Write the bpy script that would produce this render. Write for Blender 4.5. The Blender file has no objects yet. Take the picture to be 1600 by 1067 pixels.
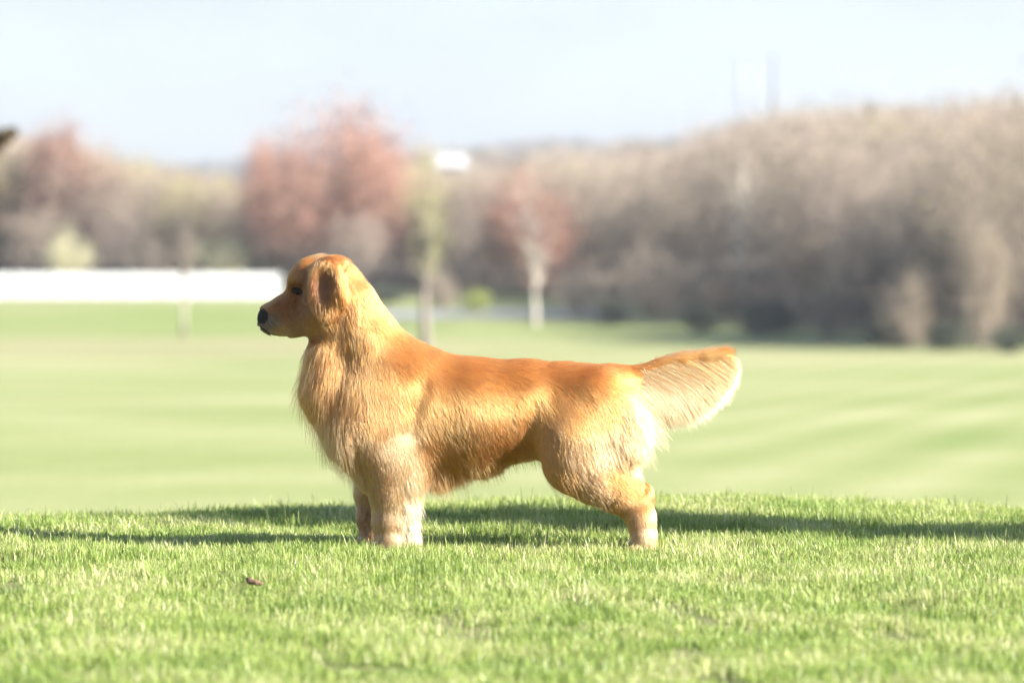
import bpy, math, random
import numpy as np
from mathutils import Vector, kdtree

R = math.radians
rng = np.random.default_rng(7)
random.seed(7)
sc = bpy.context.scene
COL = sc.collection

# ------------------------------------------------------------------ camera, sky, sun, exposure
CAM_H, CAM_D, FPX = 1.0, 11.4, 6000.0      # eye height, distance to the dog, focal length in photo pixels
HORIZON = 330.0                            # photo row of the eye level
S = CAM_D / FPX                            # metres per photo pixel at the dog
cam = bpy.data.cameras.new('camera')
cam.sensor_width = 36.0
cam.lens = 135.0
cam.clip_end = 9000.0
cam.dof.use_dof = True
cam.dof.focus_distance = 11.26
cam.dof.aperture_fstop = 2.7
camera = bpy.data.objects.new('camera', cam)
camera.location = (0, -CAM_D, CAM_H)
camera.rotation_euler = (R(90) - math.atan((533.5 - HORIZON) / FPX), 0, 0)
COL.objects.link(camera)
sc.camera = camera

SUN_EL, SUN_TOWARD_CAM = 29.0, 19.0
world = bpy.data.worlds.new('World')
sc.world = world
world.use_nodes = True
wn = world.node_tree
bgn = wn.nodes['Background']
sky = wn.nodes.new('ShaderNodeTexSky')
sky.sky_type = 'NISHITA'
sky.sun_disc = False
sky.sun_elevation = R(SUN_EL)
sky.sun_rotation = R(90 + SUN_TOWARD_CAM)
sky.air_density = 0.8
sky.dust_density = 0.4
sky.ozone_density = 1.0
# a thin veil of bright cloud over the whole sky
wtc = wn.nodes.new('ShaderNodeTexCoord'); wmp = wn.nodes.new('ShaderNodeMapping'); wmp.inputs['Scale'].default_value = (1.5, 1.5, 5.0)
wnz = wn.nodes.new('ShaderNodeTexNoise'); wnz.inputs['Scale'].default_value = 4.0; wnz.inputs['Detail'].default_value = 5.0
wmr = wn.nodes.new('ShaderNodeMapRange'); wmr.inputs[1].default_value = 0.3; wmr.inputs[2].default_value = 0.7
wmr.inputs[3].default_value = 0.72; wmr.inputs[4].default_value = 0.96
wmx = wn.nodes.new('ShaderNodeMix'); wmx.data_type = 'RGBA'; wmx.inputs[7].default_value = (1.80, 1.93, 2.02, 1)
wn.links.new(wtc.outputs['Generated'], wmp.inputs[0]); wn.links.new(wmp.outputs[0], wnz.inputs['Vector'])
wsx = wn.nodes.new('ShaderNodeSeparateXYZ'); wel = wn.nodes.new('ShaderNodeMapRange'); wel.interpolation_type = 'SMOOTHSTEP'
wel.inputs[1].default_value = 0.05; wel.inputs[2].default_value = 0.38; wel.inputs[3].default_value = 1.0; wel.inputs[4].default_value = 0.05
wmu = wn.nodes.new('ShaderNodeMath'); wmu.operation = 'MULTIPLY'
wn.links.new(wtc.outputs['Generated'], wsx.inputs[0]); wn.links.new(wsx.outputs['Z'], wel.inputs[0])
wn.links.new(wnz.outputs[0], wmr.inputs[0]); wn.links.new(wmr.outputs[0], wmu.inputs[0]); wn.links.new(wel.outputs[0], wmu.inputs[1])
wn.links.new(wmu.outputs[0], wmx.inputs[0])
wn.links.new(sky.outputs[0], wmx.inputs[6]); wn.links.new(wmx.outputs[2], bgn.inputs[0])
bgn.inputs[1].default_value = 0.068
sun = bpy.data.lights.new('sun', 'SUN')
sun.energy = 4.3
sun.angle = R(0.53)
sun.color = (1.0, 0.945, 0.87)
sun_o = bpy.data.objects.new('sun', sun)
ce = math.cos(R(SUN_EL))
sdir = Vector((-ce * math.cos(R(SUN_TOWARD_CAM)), ce * math.sin(R(SUN_TOWARD_CAM)), -math.sin(R(SUN_EL))))
sun_o.rotation_euler = sdir.to_track_quat('-Z', 'Y').to_euler()
sun_o.location = (30, -10, 30)
COL.objects.link(sun_o)

sc.view_settings.view_transform = 'Standard'
sc.view_settings.look = 'None'
sc.view_settings.exposure = 2.42
sc.view_settings.gamma = 1.0
sc.view_settings.use_curve_mapping = False
sc.render.engine = 'CYCLES'
sc.cycles.use_denoising = True
sc.cycles.max_bounces = 8
sc.cycles.use_adaptive_sampling = True
sc.cycles.adaptive_threshold = 0.02
sc.cycles.diffuse_bounces = 3
sc.cycles.glossy_bounces = 4
sc.cycles.transmission_bounces = 6
sc.cycles.volume_bounces = 0
sc.cycles.sample_clamp_indirect = 6.0
sc.cycles_curves.shape = 'RIBBONS'
sc.cycles_curves.subdivisions = 2

# ------------------------------------------------------------------ helpers
def tag(o, label=None, cat=None, group=None, kind=None):
    if label: o['label'] = label
    if cat: o['category'] = cat
    if group: o['group'] = group
    if kind: o['kind'] = kind
    return o

def link(o, parent=None):
    COL.objects.link(o)
    if parent is not None: o.parent = parent
    return o

def empty(name, loc, label, cat, group=None):
    o = bpy.data.objects.new(name, None)
    o.location = loc
    o.empty_display_size = 0.2
    return tag(link(o), label, cat, group)

def mesh_from(name, V, F, mat=None, smooth=False):
    """V (n,3) array, F list/array of faces"""
    me = bpy.data.meshes.new(name)
    V = np.asarray(V, np.float32)
    if isinstance(F, np.ndarray) and F.ndim == 2:
        k = F.shape[1]; nf = len(F)
        me.vertices.add(len(V)); me.vertices.foreach_set('co', V.ravel())
        me.loops.add(nf * k); me.loops.foreach_set('vertex_index', F.ravel().astype(np.int32))
        me.polygons.add(nf)
        me.polygons.foreach_set('loop_start', np.arange(nf, dtype=np.int32) * k)
        me.update(calc_edges=True)
    else:
        me.from_pydata([tuple(v) for v in V], [], [tuple(f) for f in F])
        me.update()
    if smooth:
        me.polygons.foreach_set('use_smooth', np.ones(len(me.polygons), bool))
    if mat: me.materials.append(mat)
    return me

class MB:
    """collects simple shapes for one mesh"""
    def __init__(s): s.v = []; s.f = []
    def add(s, vs, fs):
        o = len(s.v); s.v += [tuple(v) for v in vs]; s.f += [tuple(i + o for i in f) for f in fs]
    def box(s, c, d):
        x, y, z = c; a, b, e = d[0] / 2, d[1] / 2, d[2] / 2
        s.add([(x - a, y - b, z - e), (x + a, y - b, z - e), (x + a, y + b, z - e), (x - a, y + b, z - e),
               (x - a, y - b, z + e), (x + a, y - b, z + e), (x + a, y + b, z + e), (x - a, y + b, z + e)],
              [(3, 2, 1, 0), (4, 5, 6, 7), (0, 1, 5, 4), (1, 2, 6, 5), (2, 3, 7, 6), (3, 0, 4, 7)])
    def tube(s, pts, rads, n=6, cap=True):
        pts = [Vector(p) for p in pts]; base = len(s.v); prev = None
        for i, p in enumerate(pts):
            d = (pts[min(i + 1, len(pts) - 1)] - pts[max(i - 1, 0)]).normalized()
            if prev is None:
                a = d.orthogonal().normalized()
            else:
                a = (prev - d * prev.dot(d)).normalized()
            prev = a; b = d.cross(a)
            for k in range(n):
                t = 2 * math.pi * k / n
                s.v.append(tuple(p + (a * math.cos(t) + b * math.sin(t)) * rads[i]))
        for i in range(len(pts) - 1):
            for k in range(n):
                k2 = (k + 1) % n
                s.f.append((base + i * n + k, base + i * n + k2, base + (i + 1) * n + k2, base + (i + 1) * n + k))
        if cap:
            s.f.append(tuple(base + k for k in range(n))[::-1])
            s.f.append(tuple(base + (len(pts) - 1) * n + k for k in range(n)))
    def mesh(s, name, mat=None, smooth=False):
        return mesh_from(name, np.array(s.v), s.f, mat, smooth)
    def build(s, name, mat, parent=None, smooth=False):
        return link(bpy.data.objects.new(name, s.mesh(name, mat, smooth)), parent)

def new_mat(name):
    m = bpy.data.materials.new(name); m.use_nodes = True
    nt = m.node_tree; nt.nodes.clear()
    out = nt.nodes.new('ShaderNodeOutputMaterial')
    return m, nt, out

def N(nt, t, **kw):
    n = nt.nodes.new(t)
    for k, v in kw.items():
        if k.startswith('i_'):
            key = k[2:]
            n.inputs[int(key) if key.isdigit() else key].default_value = v
        else:
            setattr(n, k, v)
    return n

def ramp(nt, fac, stops):
    r = nt.nodes.new('ShaderNodeValToRGB')
    while len(r.color_ramp.elements) < len(stops): r.color_ramp.elements.new(0.5)
    for e, (p, c) in zip(r.color_ramp.elements, stops):
        e.position = p; e.color = (*c, 1)
    nt.links.new(fac, r.inputs[0])
    return r

def noisy_mat(name, c1, c2, scale=4.0, rough=0.8, trans=0.0, detail=4.0, rand=0.0, coord='Object', spec=0.2, bump=0.0):
    """two-colour noise material, optional translucency for thin leaves"""
    m, nt, out = new_mat(name); L = nt.links
    tc = N(nt, 'ShaderNodeTexCoord')
    nz = N(nt, 'ShaderNodeTexNoise', i_Scale=scale, i_Detail=detail)
    L.new(tc.outputs[coord], nz.inputs['Vector'])
    rp = ramp(nt, nz.outputs[0], [(0.3, c1), (0.7, c2)])
    col = rp.outputs[0]
    if rand:
        oi = N(nt, 'ShaderNodeObjectInfo')
        mr = N(nt, 'ShaderNodeMapRange', i_3=1 - rand, i_4=1 + rand)
        L.new(oi.outputs['Random'], mr.inputs[0])
        hs = N(nt, 'ShaderNodeHueSaturation')
        L.new(mr.outputs[0], hs.inputs['Value']); L.new(col, hs.inputs['Color'])
        col = hs.outputs[0]
    b = N(nt, 'ShaderNodeBsdfPrincipled', i_Roughness=rough)
    b.inputs['Specular IOR Level'].default_value = spec
    L.new(col, b.inputs['Base Color'])
    if bump:
        bp = N(nt, 'ShaderNodeBump', i_Strength=bump, i_Distance=0.02)
        L.new(nz.outputs[0], bp.inputs['Height']); L.new(bp.outputs[0], b.inputs['Normal'])
    sh = b.outputs[0]
    if trans:
        t = N(nt, 'ShaderNodeBsdfTranslucent'); L.new(col, t.inputs[0])
        mx = N(nt, 'ShaderNodeMixShader', i_0=trans)
        L.new(b.outputs[0], mx.inputs[1]); L.new(t.outputs[0], mx.inputs[2]); sh = mx.outputs[0]
    L.new(sh, out.inputs[0])
    return m

def sstep(a, b, x):
    t = np.clip((x - a) / (b - a), 0, 1); return t * t * (3 - 2 * t)

# ------------------------------------------------------------------ terrain
VD = [0, 45, 100, 180, 215, 240, 300, 400, 600, 900, 1500, 2500, 3600, 6000]
VZ = [-1.6, -2.4, -3.75, -5.4, -5.6, -4.75, -3.2, -0.8, 2.5, 5, 13, 38, 62, 62]
def ground(X, Y):
    X = np.asarray(X, float); Y = np.asarray(Y, float)
    D = Y + CAM_D
    Dc = np.interp(X, [-8, -1.6, -0.5, 0.6, 1.6, 5], [11.7, 12.3, 12.9, 13.3, 12.75, 12.2])
    s = np.maximum(0, D - Dc + 0.3)
    m = -0.14 * s * s / (s + 0.8)
    m = m - 0.05 * sstep(4, 30, np.abs(X))
    u = X / np.maximum(D, 20) * FPX
    V = np.interp(D, VD, VZ)
    far = sstep(900, 2500, D)
    V = V - far * sstep(-100, -500, u) * 14
    V = V + sstep(60, 560, u) * 7.0 * sstep(200, 430, D) * (1 - 0.5 * far)
    V = V + far * 10 * np.sin(u * 0.011 + 0.6) * np.sin(u * 0.0037 + 2.0)
    k = 0.25
    h = np.clip(0.5 + 0.5 * (m - V) / k, 0, 1)
    z = m * h + V * (1 - h) + k * h * (1 - h)
    near = 1 - sstep(14, 30, D)
    z = z + near * (0.008 * np.sin(X * 3.1 + 1.0) * np.sin(Y * 2.3) + 0.005 * np.sin(X * 7.7 + Y * 5.1)) - 0.25 * 0.25 * np.where(h < 1, 0, 0)
    return z
def gz(x, y): return float(ground(x, y))

def spaced(a, b, near, far, c=0.0, growth=1.09):
    xs = [c]; st = near
    while xs[-1] < b:
        xs.append(xs[-1] + st)
        if xs[-1] > c + 3: st = min(far, st * growth)
    ys = [c]; st = near
    while ys[-1] > a:
        ys.append(ys[-1] - st)
        if ys[-1] < c - 3: st = min(far, st * growth)
    return np.array(sorted(set(xs + ys)))
gx = spaced(-1300, 1300, 0.1, 60)
gy = np.concatenate([np.arange(-60, -14, 2.0), np.arange(-14, 4, 0.12), spaced(4, 3300, 0.15, 60, 4.0)])
gy = np.unique(np.round(gy, 3))
GX, GY = np.meshgrid(gx, gy)
GZ = ground(GX, GY)
nx, ny = len(gx), len(gy)
idx = np.arange(nx * ny).reshape(ny, nx)
gf = np.stack([idx[:-1, :-1], idx[:-1, 1:], idx[1:, 1:], idx[1:, :-1]], -1).reshape(-1, 4)

m_ground, nt, out = new_mat('lawn'); L = nt.links
geo = N(nt, 'ShaderNodeNewGeometry')
sep = N(nt, 'ShaderNodeSeparateXYZ'); L.new(geo.outputs['Position'], sep.inputs[0])
# mowing stripes: rows that run across the lawn and swing away to the right
mp = N(nt, 'ShaderNodeMapping'); mp.inputs['Rotation'].default_value = (0, 0, R(9)); mp.inputs['Scale'].default_value = (0.07, 0.10, 0)
L.new(geo.outputs['Position'], mp.inputs[0])
nz1 = N(nt, 'ShaderNodeTexNoise', i_Scale=1.0, i_Detail=2.0, i_Distortion=0.35); L.new(mp.outputs[0], nz1.inputs['Vector'])
wv = N(nt, 'ShaderNodeTexWave', i_Scale=0.13, i_Distortion=1.6, i_Detail=2.0, wave_type='BANDS'); wv.bands_direction = 'X'
wv.inputs['Detail Scale'].default_value = 0.12
mp2 = N(nt, 'ShaderNodeMapping'); mp2.inputs['Rotation'].default_value = (0, 0, R(13))
L.new(geo.outputs['Position'], mp2.inputs[0]); L.new(mp2.outputs[0], wv.inputs['Vector'])
mixf = N(nt, 'ShaderNodeMix')
str_ = N(nt, 'ShaderNodeMapRange', i_1=-2.0, i_2=6.0, i_3=0.05, i_4=0.2); L.new(sep.outputs['X'], str_.inputs[0]); L.new(str_.outputs[0], mixf.inputs[0]); L.new(nz1.outputs[0], mixf.inputs[2]); L.new(wv.outputs['Fac'], mixf.inputs[3])
rp = ramp(nt, mixf.outputs[0], [(0.25, (0.140, 0.176, 0.056)), (0.5, (0.190, 0.210, 0.085)), (0.75, (0.252, 0.254, 0.128))])
# fine mottling and dry tan patches
nz2 = N(nt, 'ShaderNodeTexNoise', i_Scale=9.0, i_Detail=6.0); L.new(geo.outputs['Position'], nz2.inputs['Vector'])
hs = N(nt, 'ShaderNodeHueSaturation'); L.new(rp.outputs[0], hs.inputs['Color'])
mr = N(nt, 'ShaderNodeMapRange', i_1=0.25, i_2=0.75, i_3=0.8, i_4=1.2); L.new(nz2.outputs[0], mr.inputs[0]); L.new(mr.outputs[0], hs.inputs['Value'])
mp3 = N(nt, 'ShaderNodeMapping'); mp3.inputs['Scale'].default_value = (0.035, 0.045, 0); mp3.inputs['Location'].default_value = (3.3, 1.2, 0)
L.new(geo.outputs['Position'], mp3.inputs[0])
nz3 = N(nt, 'ShaderNodeTexNoise', i_Scale=1.0, i_Detail=3.0); L.new(mp3.outputs[0], nz3.inputs['Vector'])
dry = ramp(nt, nz3.outputs[0], [(0.52, (0, 0, 0)), (0.72, (0.65, 0.65, 0.65))])
nearm = N(nt, 'ShaderNodeMapRange', i_1=60.0, i_2=150.0); L.new(sep.outputs['Y'], nearm.inputs[0])
dm = N(nt, 'ShaderNodeMath', operation='MULTIPLY'); L.new(dry.outputs[0], dm.inputs[0]); L.new(nearm.outputs[0], dm.inputs[1])
mxd = N(nt, 'ShaderNodeMix', data_type='RGBA'); L.new(dm.outputs[0], mxd.inputs[0]); L.new(hs.outputs[0], mxd.inputs[6])
mxd.inputs[7].default_value = (0.33, 0.27, 0.17, 1)
by = N(nt, 'ShaderNodeMapRange', i_1=140.0, i_2=240.0); L.new(sep.outputs['Y'], by.inputs[0])
bt = ramp(nt, by.outputs[0], [(0.0, (0, 0, 0)), (0.12, (.55, .55, .55)), (0.40, (.55, .55, .55)), (0.46, (0, 0, 0))])
bg_ = ramp(nt, by.outputs[0], [(0.42, (0, 0, 0)), (0.50, (.5, .5, .5)), (0.86, (.5, .5, .5)), (0.92, (0, 0, 0))])
bx_ = N(nt, 'ShaderNodeMapRange', i_1=-6.0, i_2=2.0, i_3=1.0, i_4=0.25); L.new(sep.outputs['X'], bx_.inputs[0])
m1 = N(nt, 'ShaderNodeMath', operation='MULTIPLY'); L.new(bt.outputs[0], m1.inputs[0]); L.new(bx_.outputs[0], m1.inputs[1])
m2 = N(nt, 'ShaderNodeMath', operation='MULTIPLY'); L.new(bg_.outputs[0], m2.inputs[0]); L.new(bx_.outputs[0], m2.inputs[1])
mxa = N(nt, 'ShaderNodeMix', data_type='RGBA'); L.new(m1.outputs[0], mxa.inputs[0]); L.new(mxd.outputs[2], mxa.inputs[6]); mxa.inputs[7].default_value = (0.235, 0.205, 0.115, 1)
mxb = N(nt, 'ShaderNodeMix', data_type='RGBA'); L.new(m2.outputs[0], mxb.inputs[0]); L.new(mxa.outputs[2], mxb.inputs[6]); mxb.inputs[7].default_value = (0.12, 0.165, 0.038, 1)
mxd = mxb
# woodland floor beyond the lawn
fl = N(nt, 'ShaderNodeMapRange', i_1=226.0, i_2=252.0); fx = N(nt, 'ShaderNodeMath', operation='MAXIMUM', i_1=0.0); L.new(sep.outputs['X'], fx.inputs[0])
fy = N(nt, 'ShaderNodeMath', operation='MULTIPLY_ADD', i_1=2.4); L.new(fx.outputs[0], fy.inputs[0]); L.new(sep.outputs['Y'], fy.inputs[2]); L.new(fy.outputs[0], fl.inputs[0])
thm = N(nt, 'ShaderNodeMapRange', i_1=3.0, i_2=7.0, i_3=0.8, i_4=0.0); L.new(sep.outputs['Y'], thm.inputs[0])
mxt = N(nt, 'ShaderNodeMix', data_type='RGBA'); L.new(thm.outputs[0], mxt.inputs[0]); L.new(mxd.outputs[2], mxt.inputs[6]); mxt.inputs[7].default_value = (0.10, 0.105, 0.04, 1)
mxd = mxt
mxf = N(nt, 'ShaderNodeMix', data_type='RGBA'); L.new(fl.outputs[0], mxf.inputs[0]); L.new(mxd.outputs[2], mxf.inputs[6])
mxf.inputs[7].default_value = (0.085, 0.07, 0.05, 1)
bs = N(nt, 'ShaderNodeBsdfPrincipled', i_Roughness=0.95); bs.inputs['Specular IOR Level'].default_value = 0.1
L.new(mxf.outputs[2], bs.inputs['Base Color'])
bp = N(nt, 'ShaderNodeBump', i_Strength=0.5, i_Distance=0.03); L.new(nz2.outputs[0], bp.inputs['Height']); L.new(bp.outputs[0], bs.inputs['Normal'])
L.new(bs.outputs[0], out.inputs[0])
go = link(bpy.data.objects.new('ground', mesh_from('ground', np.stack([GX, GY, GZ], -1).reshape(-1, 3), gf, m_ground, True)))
tag(go, kind='structure')

def at(px, D):
    """world x,y,z of the ground at photo column px and distance D"""
    X = (px - 800) / FPX * D; Y = D - CAM_D
    return X, Y, gz(X, Y)
def top_h(px, ytop, D):
    x, y, z = at(px, D)
    return CAM_H + (HORIZON - ytop) / FPX * D - z

# driveway behind the lawn
m_asph = noisy_mat('asphalt', (0.16, 0.16, 0.175), (0.22, 0.22, 0.235), 0.8, 0.9)
rx = np.linspace(-14, 7, 40); rv = []; rf = []
for i, x in enumerate(rx):
    for j, dd in enumerate((0, 1.5, 3, 4.5, 6)):
        y = 213.5 + 0.05 * x + dd + 0.0022 * (x - 5) ** 2
        rv.append((x, y, gz(x, y) + 0.02 + 0.02 * j))
for i in range(len(rx) - 1):
    for j in range(4):
        a = i * 5 + j; rf.append((a, a + 5, a + 6, a + 1))
tag(link(bpy.data.objects.new('driveway', mesh_from('driveway', np.array(rv), rf, m_asph))), kind='structure')

# haze
hz = MB(); hz.box((0, 1630, 42), (2800, 3500, 108))
m_hz, nt, out = new_mat('haze')
pv = N(nt, 'ShaderNodeVolumePrincipled'); pv.inputs['Density'].default_value = 0.00032
pv.inputs['Color'].default_value = (0.55, 0.595, 0.65, 1); pv.inputs['Anisotropy'].default_value = 0.2
nt.links.new(pv.outputs[0], out.inputs['Volume'])
hzo = hz.build('haze', m_hz); tag(hzo, kind='stuff', label='pale blue haze filling the air over the valley')

# ------------------------------------------------------------------ trees
m_bark = noisy_mat('bark', (0.13, 0.11, 0.09), (0.24, 0.20, 0.17), 6, 0.9, rand=0.15)
m_palebark = noisy_mat('pale_bark', (0.36, 0.32, 0.27), (0.62, 0.58, 0.50), 3, 0.85)
m_twig = {
    'bare': noisy_mat('twigs_bare', (0.31, 0.250, 0.200), (0.43, 0.350, 0.280), 0.35, 0.9, 0.45, rand=0.25),
    'tan': noisy_mat('twigs_tan', (0.29, 0.236, 0.18), (0.40, 0.33, 0.255), 0.35, 0.9, 0.4, rand=0.15),
    'red': noisy_mat('twigs_red', (0.275, 0.160, 0.118), (0.40, 0.23, 0.168), 0.4, 0.9, 0.25, rand=0.12),
    'russet': noisy_mat('twigs_russet', (0.235, 0.115, 0.082), (0.345, 0.170, 0.122), 0.4, 0.9, 0.25),
    'olive': noisy_mat('twigs_olive', (0.285, 0.247, 0.128), (0.465, 0.427, 0.217), 0.4, 0.9, 0.25, rand=0.15),
    'bloom': noisy_mat('twigs_bloom', (0.432, 0.408, 0.240), (0.600, 0.564, 0.372), 0.5, 0.9, 0.3),
    'lime': noisy_mat('leaves_lime', (0.288, 0.336, 0.072), (0.432, 0.456, 0.144), 0.8, 0.8, 0.35),
    'budlime': noisy_mat('buds_lime', (0.30, 0.29, 0.13), (0.42, 0.40, 0.2), 0.8, 0.8, 0.3),
    'conifer': noisy_mat('needles', (0.045, 0.060, 0.030), (0.090, 0.100, 0.050), 0.7, 0.9, 0.1),
    'dark': noisy_mat('leaves_dark', (0.04, 0.05, 0.035), (0.095, 0.105, 0.07), 0.9, 0.8, 0.2, rand=0.2),
    'brown': noisy_mat('leaves_brown', (0.050, 0.034, 0.012), (0.110, 0.075, 0.030), 0.9, 0.9, 0.15),
}
def unit(v): return v / np.maximum(np.linalg.norm(v, axis=-1, keepdims=True), 1e-9)

def tree_meshes(name, seed, kind, h, w, clear=0.25, nclus=34, per=60, twig=(0.5, 1.1), tw=0.035, leaf=0.0,
                trunk_r=0.13, bark=None, kmin=0.12, shape='round'):
    """trunk (with limbs) and crown meshes: limbs run to clusters spread unevenly in the crown's volume, each cluster sprays twigs or leaves"""
    g = np.random.default_rng(seed)
    mb = MB()
    lean = g.normal(0, 0.03 * h, 2)
    topz = h * (0.62 if shape != 'cone' else 0.97)
    tp = [np.array([lean[0] * t * t, lean[1] * t * t, topz * t]) + np.array([*g.normal(0, 0.012 * h, 2), 0]) * (t > 0) for t in np.linspace(0, 1, 6)]
    tp[0][2] = -0.15
    mb.tube(tp, [trunk_r * (1.35 if i == 0 else 1) * (1 - 0.75 * i / 5) for i in range(6)], 7)
    cl = []
    while len(cl) < nclus:
        p = g.uniform(-1, 1, 3)
        if shape == 'cone':
            zz = (p[2] + 1) / 2
            if np.hypot(p[0], p[1]) > (1 - zz) ** 0.8 * 0.95 + 0.05: continue
            q = np.array([p[0] * w / 2, p[1] * w / 2, h * (clear + (0.98 - clear) * zz)])
        else:
            rr = np.linalg.norm(p * np.array([1, 1, 1.0]))
            if rr > 1 or rr < 0.35 and g.random() < 0.6: continue
            sq = 1 - 0.35 * max(0, -p[2])
            q = np.array([p[0] * w / 2 * sq, p[1] * w / 2 * sq, h * (clear + (1 - clear) * (p[2] * 0.47 + 0.5))])
        cl.append(q)
    tv, tf = [], []
    for q in cl:
        k = np.clip((q[2] / h - 0.12) / 0.62 * 0.75 + g.normal(0, .05), kmin, 0.98) if shape != 'cone' else np.clip(q[2] / (topz), 0.1, .97)
        a = np.array([np.interp(k, np.linspace(0, 1, 6), [t[i] for t in tp]) for i in range(3)])
        mid = (a + q) / 2 + np.array([0, 0, (0.06 if shape != 'cone' else -0.02) * h]) * g.uniform(0.2, 1) + g.normal(0, 0.02 * h, 3)
        r0 = trunk_r * 0.42 * (1 - 0.5 * k)
        mb.tube([a, (a + mid) / 2 + g.normal(0, .01 * h, 3), mid, (mid + q) / 2 + g.normal(0, .012 * h, 3), q], [r0, r0 * .8, r0 * .6, r0 * .4, r0 * .16], 4, cap=False)
        n = int(per * g.uniform(0.5, 1.6))
        cs = 0.115 * (w + h * (1 - clear)) / 2 * g.uniform(0.8, 1.5)
        axis = unit(q - a)
        d = unit(g.normal(0, 1, (n, 3)) + axis * 0.7 + np.array([0, 0, 0.35]))
        base = q + g.normal(0, 1, (n, 3)) * cs * np.array([1, 1, .8])
        side = unit(np.cross(d, g.normal(0, 1, (n, 3))))
        if leaf:
            ln = leaf * g.uniform(0.6, 1.4, (n, 1)); wd = ln * 0.35
            V = np.stack([base, base + d * ln * .5 + side * wd, base + d * ln, base + d * ln * .5 - side * wd], 1)
        else:
            ln = g.uniform(*twig, (n, 1)); wd = tw * g.uniform(.6, 1.3, (n, 1))
            bend = g.normal(0, .18, (n, 3)) * ln
            V = np.stack([base - side * wd * .5, base + side * wd * .5, base + d * ln * .6 + side * wd * .35 + bend * .4, base + d * ln + bend], 1)
        o = sum(len(x) for x in tv)
        tv.append(V.reshape(-1, 3)); tf.append(np.arange(n * 4).reshape(n, 4) + o)
    return mb.mesh(name + '_trunk', bark or m_bark, True), mesh_from(name + '_crown', np.concatenate(tv), np.concatenate(tf), m_twig[kind])

# unit-height families (10 m tall); copies are scaled
FAM = {}
def family(key, n, **kw):
    FAM[key] = [tree_meshes(key + str(i), 100 + i * 17 + len(FAM) * 331, h=10.0, **kw) for i in range(n)]
family('bare', 4, kind='bare', w=7.5, nclus=38, per=52, tw=0.036)
family('tan', 2, kind='tan', w=7.0, nclus=38, per=55, tw=0.038)
family('red', 3, kind='red', w=7.5, nclus=64, per=115, leaf=0.22, clear=0.2)
family('olive', 3, kind='olive', w=7.0, nclus=34, per=110, leaf=0.2, clear=0.2)
family('lime', 1, kind='budlime', w=4.5, nclus=24, per=50, leaf=0.2, clear=0.3, bark=m_bark, trunk_r=0.55)
family('redslim', 1, kind='russet', w=7.0, nclus=46, per=75, leaf=0.22, clear=0.3, bark=m_palebark, trunk_r=0.24)
family('sycamore', 1, kind='tan', w=7.0, nclus=26, per=26, tw=0.045, clear=0.35, bark=m_palebark, trunk_r=0.55)
family('conifer', 2, kind='conifer', w=5.5, nclus=70, per=70, leaf=0.35, clear=0.08, shape='cone')
family('sapling', 1, kind='bare', w=4.0, nclus=16, per=40, tw=0.04, clear=0.4, trunk_r=0.42)
family('column', 1, kind='olive', w=0.62, nclus=60, per=95, leaf=0.34, clear=0.36, trunk_r=0.16, kmin=0.5)
family('shrub_dark', 2, kind='dark', w=15, nclus=40, per=130, leaf=0.5, clear=0.0, trunk_r=0.2)
family('shrub_tan', 2, kind='tan', w=13, nclus=36, per=80, tw=0.1, twig=(0.8, 1.8), clear=0.02, trunk_r=0.2)
family('shrub_bloom', 2, kind='bloom', w=15, nclus=34, per=110, leaf=0.45, clear=0.02, trunk_r=0.2)
family('shrub_lime', 1, kind='lime', w=13, nclus=30, per=110, leaf=0.5, clear=0.0, trunk_r=0.2)

def tree(name, fam, px, ytop, D, label, cat='tree', group=None, wpx=None, var=None, rot=None, base_loc=None, h=None):
    trunk, crown = random.choice(FAM[fam]) if var is None else FAM[fam][var]
    x, y, z = at(px, D) if base_loc is None else base_loc
    h = top_h(px, ytop, D) if h is None else h
    o = empty(name, (x, y, z), label, cat, group)
    s = h / 10.0
    sw = s
    if wpx:
        wm = max(v.co.x for v in crown.vertices) - min(v.co.x for v in crown.vertices)
        sw = (wpx / FPX * D) / wm
    o.scale = (sw, sw, s)
    o.rotation_euler = (0, 0, random.uniform(0, 6.28) if rot is None else rot)
    for nm, me in (('trunk', trunk), ('crown', crown)):
        link(bpy.data.objects.new(nm, me), o)
    return o

T = tree
# left, behind the white fence
G1 = 'trees behind the white fence'
T('bare_tree', 'bare', 28, 222, 292, 'pale bare tree at the left edge behind the white fence', group=G1, wpx=130)
T('red_budding_tree', 'red', 92, 198, 286, 'tall brownish red tree at far left, tallest behind the white fence', group=G1, wpx=170)
T('bare_tree', 'bare', 165, 222, 296, 'brown bare tree between the red and the olive trees at left', group=G1, wpx=130)
T('budding_tree', 'olive', 222, 236, 290, 'olive green budding tree, tallest olive tree above the white fence', group=G1, wpx=130)
T('budding_tree', 'olive', 285, 262, 282, 'olive budding tree directly behind the thin sapling', group=G1, wpx=130)
T('budding_tree', 'olive', 345, 268, 288, 'yellowish budding tree right of the sapling, before the gap of sky', group=G1, wpx=120)
T('bare_tree', 'tan', 60, 320, 276, 'low tan tree in front of the red tree at the left edge', group=G1, wpx=140)
T('bare_tree', 'bare', 190, 330, 274, 'low grey tree behind the middle of the white fence', group=G1, wpx=140)
T('blooming_shrub', 'shrub_bloom', 112, 362, 262, 'pale cream flowering shrub above the left half of the fence', 'shrub', 'flowering shrubs behind the fence', wpx=110)
T('blooming_shrub', 'shrub_bloom', 345, 372, 262, 'pale cream flowering shrub above the right end of the fence', 'shrub', 'flowering shrubs behind the fence', wpx=110)
T('brown_shrub', 'shrub_tan', 240, 385, 262, 'brown leafless shrub behind the fence beside the sapling', 'shrub', wpx=120)
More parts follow.
